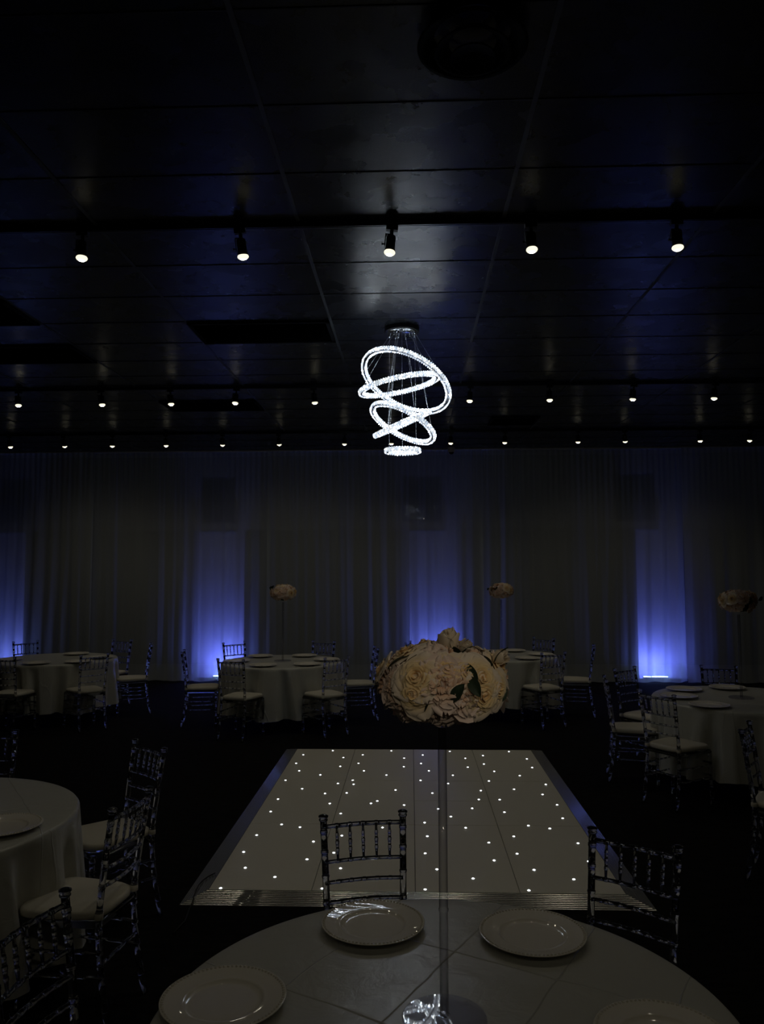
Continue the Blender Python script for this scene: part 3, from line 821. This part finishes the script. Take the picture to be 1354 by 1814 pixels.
# ------------------------------------------------------------------ charger plates
TZ = 0.7645
def plate_mesh():
    m = MB()
    prof = [(0.0001, 0.0075), (0.088, 0.0075), (0.098, 0.0085), (0.104, 0.0125), (0.108, 0.0150), (0.112, 0.0150), (0.125, 0.0160), (0.150, 0.0205), (0.160, 0.0220), (0.1665, 0.0232), (0.1685, 0.0222), (0.168, 0.0205),
            (0.160, 0.0185), (0.125, 0.0120), (0.108, 0.0095), (0.100, 0.0050), (0.088, 0.0035), (0.084, 0.0), (0.078, 0.0), (0.076, 0.0035), (0.0001, 0.0035)]
    m.lathe(prof, 72, cap=False)
    nb = 84
    for k in range(nb):
        a = 2 * PI * k / nb
        m.lathe([(0.0042, -0.0005), (0.0036, 0.0020), (0.002, 0.0033), (0.0001, 0.0037)], 7, o=(0.1605 * math.cos(a), 0.1605 * math.sin(a), 0.0222), cap=False)
    return m.mesh('charger_plate', M['plate'])
pm = plate_mesh()
PL = [('near', -0.51, 2.194, 'white beaded charger plate at the lower left of the near table'),
      ('near', -0.13, 2.662, 'white charger plate in front of the chair, with a bright chandelier reflection'),
      ('near', 0.378, 2.605, 'white charger plate right of the acrylic stem on the near table'),
      ('near', 0.613, 2.049, 'white charger plate cropped by the bottom edge at the right'),
      ('left', -1.847, 3.591, 'white charger plate on the left table, cropped by the left edge'),
      ('farleft', -4.62, 10.85, 'white charger plate at the back of the far left table'),
      ('farleft', -4.66, 9.77, 'white charger plate at the front of the far left table'),
      ('farleft', -4.20, 9.93, 'white charger plate behind the whole chair back of the far left table'),
      ('farleft', -4.11, 10.40, 'white charger plate at the right edge of the far left table'),
      ('farleft', -5.20, 10.14, 'white charger plate at the left edge of the picture on the far left table'),
      ('middle', -2.013, 10.58, 'white charger plate at the back left of the centre left table'),
      ('middle', -1.43, 10.64, 'white charger plate at the back right of the centre left table'),
      ('middle', -2.21, 10.02, 'white charger plate at the left edge of the centre left table'),
      ('middle', -1.79, 9.58, 'white charger plate at the front left of the centre left table'),
      ('middle', -1.27, 9.69, 'white charger plate at the front right of the centre left table'),
      ('middle', -1.09, 10.19, 'white charger plate at the right edge of the centre left table'),
      ('rightmid', 1.44, 11.32, 'white charger plate at the back of the table behind the bouquet'),
      ('rightmid', 1.74, 10.83, 'white charger plate at the right edge of the table behind the bouquet'),
      ('rightmid', 1.50, 10.36, 'white charger plate at the front of the table behind the bouquet'),
      ('rightmid', 0.90, 11.30, 'white charger plate peeking out just above the bouquet'),
      ('right', 2.60, 7.74, 'white charger plate at the back left of the right table'),
      ('right', 3.05, 7.86, 'white charger plate at the back of the right table by the flower stand'),
      ('right', 2.41, 7.33, 'white charger plate at the left edge of the right table behind the chair'),
      ('right', 2.51, 6.86, 'white charger plate at the front of the right table'),
      ('right', 3.40, 7.46, 'white charger plate at the right table, cropped by the right edge')]
for i, (tb, x, y, lb) in enumerate(PL):
    o = inst('charger_plate', pm, None, (x, y, TZ), (0, 0, i * 0.7))
    tag(o, lb, 'plate', 'white charger plates on the round tables')

# ------------------------------------------------------------------ flowers
def cup_petal(m, th0, rho, H, Wd, zb, flare, curl, ruf, rnd, nu=10, nv=10, mi=0):
    """one cupped petal: rises from the base, wraps round the flower's axis, rim rolls outwards"""
    p1, p2, k1 = rnd.uniform(0, 6.3), rnd.uniform(0, 6.3), rnd.uniform(3, 5)
    def fn(u, v):
        s = 2 * u - 1; q = v
        edge = 1 - 0.10 * s * s
        if q > 0.5: q = 0.5 + 0.5 * math.sin((q - 0.5) * PI)
        w = Wd * (0.35 + 0.65 * min(1.0, q * 1.7) ** 0.7) * (1.0 if q < 0.55 else math.sqrt(max(0.03, 1 - ((q - 0.55) / 0.455) ** 2)))
        r = rho * (0.30 + 0.70 * min(1.0, q * 1.15) ** 0.65) + flare * q ** 2.5
        z = zb + H * edge * (q - 0.10 * q * q)
        c = curl * max(0.0, q - 0.72) / 0.28
        r += c * (1 - 0.3 * abs(s)); z -= c * c / max(1e-6, curl) * 0.75 if curl > 1e-6 else 0
        rf = ruf * q ** 2 * (math.sin(k1 * s * 2 + p1) + 0.5 * math.sin(9 * s + p2))
        r += rf; z += rf * 0.6
        r += rho * 0.10 * abs(s) ** 3 * q
        th = th0 + s * w
        return (r * math.cos(th), r * math.sin(th), z)
    m.grid(fn, nu, nv, mi)
def petal_patch(m, th0, L, W0, seed):
    def fn(u, v):
        s = 2 * u - 1; w = W0 * math.sin(PI * min(1, 0.1 + 0.9 * v)) ** 0.8
        r = 0.006 + L * math.sin(v * 1.25); z = -0.008 + L * 0.55 * v * v * (1 if seed else 0.2) - 0.004 * math.sin(PI * v)
        x, y = r, s * w
        return (x * math.cos(th0) - y * math.sin(th0), x * math.sin(th0) + y * math.cos(th0), z)
    m.grid(fn, 4, 7)
def rose(seed, n=20, R=0.056):
    rnd = random.Random(seed); m = MB()
    for i in range(n):
        t = i / (n - 1)
        cup_petal(m, i * 2.25 + rnd.uniform(-0.15, 0.15), R * (0.10 + 0.64 * t ** 0.9), R * (0.80 - 0.18 * t) * rnd.uniform(0.94, 1.05), (1.9 - 0.75 * t ** 0.6),
                  -0.014 * t, R * 0.30 * t ** 2, R * (0.05 + 0.26 * t), R * 0.008 + R * 0.022 * t, rnd)
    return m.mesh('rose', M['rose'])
def peony(seed, n=28, R=0.062):
    rnd = random.Random(seed); m = MB()
    for i in range(n):
        t = i / (n - 1)
        cup_petal(m, i * 2.399 + rnd.uniform(-0.3, 0.3), R * (0.08 + 0.68 * t ** 0.8), R * (0.66 - 0.22 * t) * rnd.uniform(0.85, 1.12), rnd.uniform(0.65, 1.05),
                  0.004 - 0.018 * t, R * rnd.uniform(0.1, 0.45) * t, R * rnd.uniform(0.02, 0.16), R * (0.05 + 0.07 * t), rnd)
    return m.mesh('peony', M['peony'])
def bud(seed, R=0.034):
    rnd = random.Random(seed); m = MB()
    for i in range(8):
        t = i / 7
        cup_petal(m, i * 2.25, R * (0.12 + 0.80 * t), R * (1.75 - 0.25 * t), 1.5 - 0.4 * t, 0.0, -R * 0.42 * t, R * 0.10 * t, R * 0.012, rnd, 12, 10)
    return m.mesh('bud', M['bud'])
def sepals():
    m = MB(); rnd = random.Random(3)
    for i in range(5):
        petal_patch(m, i * 1.2566, 0.045, 0.009, i % 2)
    return m.mesh('sepal', M['leaf'])
def leaf():
    m = MB()
    def fn(u, v):
        s = 2 * u - 1; w = 0.019 * math.sin(PI * min(1, 0.03 + v * 0.97)) ** 0.75
        return (s * w, 0.072 * v, 0.006 * math.sin(PI * v) + 0.0045 * abs(s) - 0.012 * v * v)
    m.grid(fn, 6, 10); return m.mesh('leaf', M['leaf'])
ROSE = [rose(s) for s in (1, 2, 3)]; PEONY = [peony(s) for s in (11, 12, 13)]; BUD = bud(5); SEP = sepals(); LEAF = leaf()

def orient(nrm, spin):
    q = Vector(nrm).normalized().to_track_quat('Z', 'Y')
    return (q.to_matrix() @ Matrix.Rotation(spin, 3, 'Z')).to_euler()
def put(parent, kind, nrm, pos, spin, sc, rnd):
    me = {'r': lambda: rnd.choice(ROSE), 'p': lambda: rnd.choice(PEONY), 'b': lambda: BUD, 'l': lambda: LEAF}[kind]()
    nm = {'r': 'rose', 'p': 'peony', 'b': 'bud', 'l': 'leaf'}[kind]
    o = inst(nm, me, parent, pos, orient(nrm, spin), (sc, sc, sc))
    if kind == 'b': inst('sepal', SEP, o, (0, 0, -0.002))
    return o
def stand(e, rod=0.0115):
    m = MB(); m.lathe([(0.108, 0.0), (0.11, 0.002), (0.11, 0.008), (0.107, 0.010), (0.016, 0.010), (0.016, 0.014)], 96); m.build('base', M['clear_disc'], e, False)
    m = MB(); m.lathe([(rod, 0.0105), (rod, 0.272), (rod + 0.0015, 0.274), (rod + 0.0015, 0.28), (rod, 0.282), (rod, 0.745), (0.0001, 0.745)], 24, cap=True); m.build('stem', M['clear_tube'], e)
    m = MB(); m.lathe([(0.0001, 0.765), (0.06, 0.775), (0.085, 0.81), (0.08, 0.86), (0.05, 0.90), (0.0001, 0.91)], 20, cap=False); m.build('foam_core', M['leaf'], e)
def bouquet(e, specs, seed, sc=1.0, nback=20, only_back=True):
    rnd = random.Random(seed)
    A, B, zc = 0.142 * sc, 0.070 * sc, 0.868
    items = [(dx, -math.sqrt(max(0.0, 1 - dx * dx - dy * dy)), dy, k, s) for dx, dy, k, s in specs]
    n = 46; pts = []
    for i in range(n):
        z = 1 - 2 * (i + 0.5) / n
        if z < -0.75: continue
        a = i * 2.399; r = math.sqrt(1 - z * z); pts.append((r * math.cos(a), r * math.sin(a), z))
    for p in pts:
        if any((Vector(p) - Vector(q[:3])).length < 0.40 for q in items): continue
        items.append((*p, 'p' if (p[2] < -0.1 or rnd.random() < 0.35) else 'r', rnd.uniform(0.8, 1.02)))
    for X, Y, Z, k, s in items:
        nrm = Vector((X, Y * 1.25, Z * 1.15 + 0.08)); push = {'r': 0.010, 'p': 0.0, 'b': 0.03, 'l': 0.028}[k]
        pos = Vector((X * A, Y * A, zc + Z * B)) + nrm.normalized() * push * sc
        if k == 'l':
            nrm = nrm.normalized(); t = nrm.cross(Vector((0, 0, 1)) + Vector((rnd.uniform(-1, 1), rnd.uniform(-1, 1), 0)) * 0.5)
            put(e, k, nrm * 0.7 + t.normalized() * 0.7, pos, rnd.uniform(0, 6.3), s * sc, rnd)
        else:
            put(e, k, nrm, pos, rnd.uniform(0, 6.3), s * sc, rnd)
def px(x, y, k, s): return ((x - 782) / 150.0, (1206 - y) / 92.0, k, s)
near_specs = [px(720, 1180, 'r', 1.0), px(714, 1218, 'r', 0.95), px(668, 1212, 'p', 0.85), px(690, 1245, 'p', 0.95), px(776, 1190, 'p', 1.0), px(828, 1212, 'p', 1.0),
              px(870, 1224, 'r', 1.0), px(868, 1184, 'r', 0.95), px(905, 1212, 'r', 0.9), px(792, 1160, 'r', 0.85), px(838, 1168, 'r', 0.85), px(750, 1246, 'p', 0.9),
              px(790, 1258, 'p', 0.9), px(840, 1262, 'p', 0.95), px(888, 1256, 'p', 0.9), px(720, 1270, 'p', 0.9), px(754, 1150, 'p', 0.8),
              px(746, 1210, 'l', 0.8), px(842, 1180, 'l', 0.8), px(856, 1196, 'l', 0.75), px(752, 1226, 'l', 0.8), px(800, 1236, 'l', 0.8), px(690, 1166, 'l', 0.7), px(902, 1250, 'l', 0.7)]
e = empty('flower_centrepiece', (0.08, 2.14, TZ)); tag(e, 'large bouquet of cream and blush roses on a tall clear stem, nearest', 'flower arrangement', 'flower centrepieces on clear stands')
stand(e)
bouquet(e, near_specs, 21)
o = put(e, 'b', (0.1, -0.25, 1), (0.018, -0.03, 0.945), 0.4, 1.35, random.Random(1))
o = put(e, 'b', (0.75, -0.6, 0.6), (0.045, -0.06, 0.957), 1.1, 0.8, random.Random(1))
o = put(e, 'b', (0.9, -0.5, 0.7), (0.135, -0.05, 0.925), 2.1, 0.9, random.Random(1))
for lp, ld_, s_ in (((0.050, -0.075, 0.935), (0.55, -0.35, 0.9), 0.62), ((0.040, -0.08, 0.935), (-0.25, -0.4, 0.9), 0.55), ((0.125, -0.075, 0.915), (-0.5, -0.2, 0.6), 0.7), ((0.135, -0.07, 0.925), (0.5, -0.1, 0.75), 0.7), ((-0.14, -0.06, 0.905), (0.6, 0.0, 0.55), 0.8)):
    d_ = Vector(ld_).normalized(); q = d_.to_track_quat('Y', 'Z')
    inst('leaf', LEAF, e, lp, q.to_euler(), (s_, s_, s_))
for nm, (x, y), zz, ns, lb in (('m', (-1.640, 10.12), 1.0, 5, 'small flower bouquet on a clear stand on the centre left table'),
                           ('rm', (1.222, 10.86), 1.0, 6, 'small flower bouquet on a clear stand rising behind the big bouquet'),
                           ('r', (2.96, 7.31), 1.0, 8, 'flower bouquet on a clear stand at the right edge of the view')):
    e = empty('flower_centrepiece', (x, y, TZ), ns * 0.9); tag(e, lb, 'flower arrangement', 'flower centrepieces on clear stands')
    stand(e)
    rnd = random.Random(ns)
    sp = [(rnd.uniform(-0.7, 0.7), rnd.uniform(-0.5, 0.7), 'l', 0.9) for _ in range(5)]
    bouquet(e, sp, ns, 0.97)
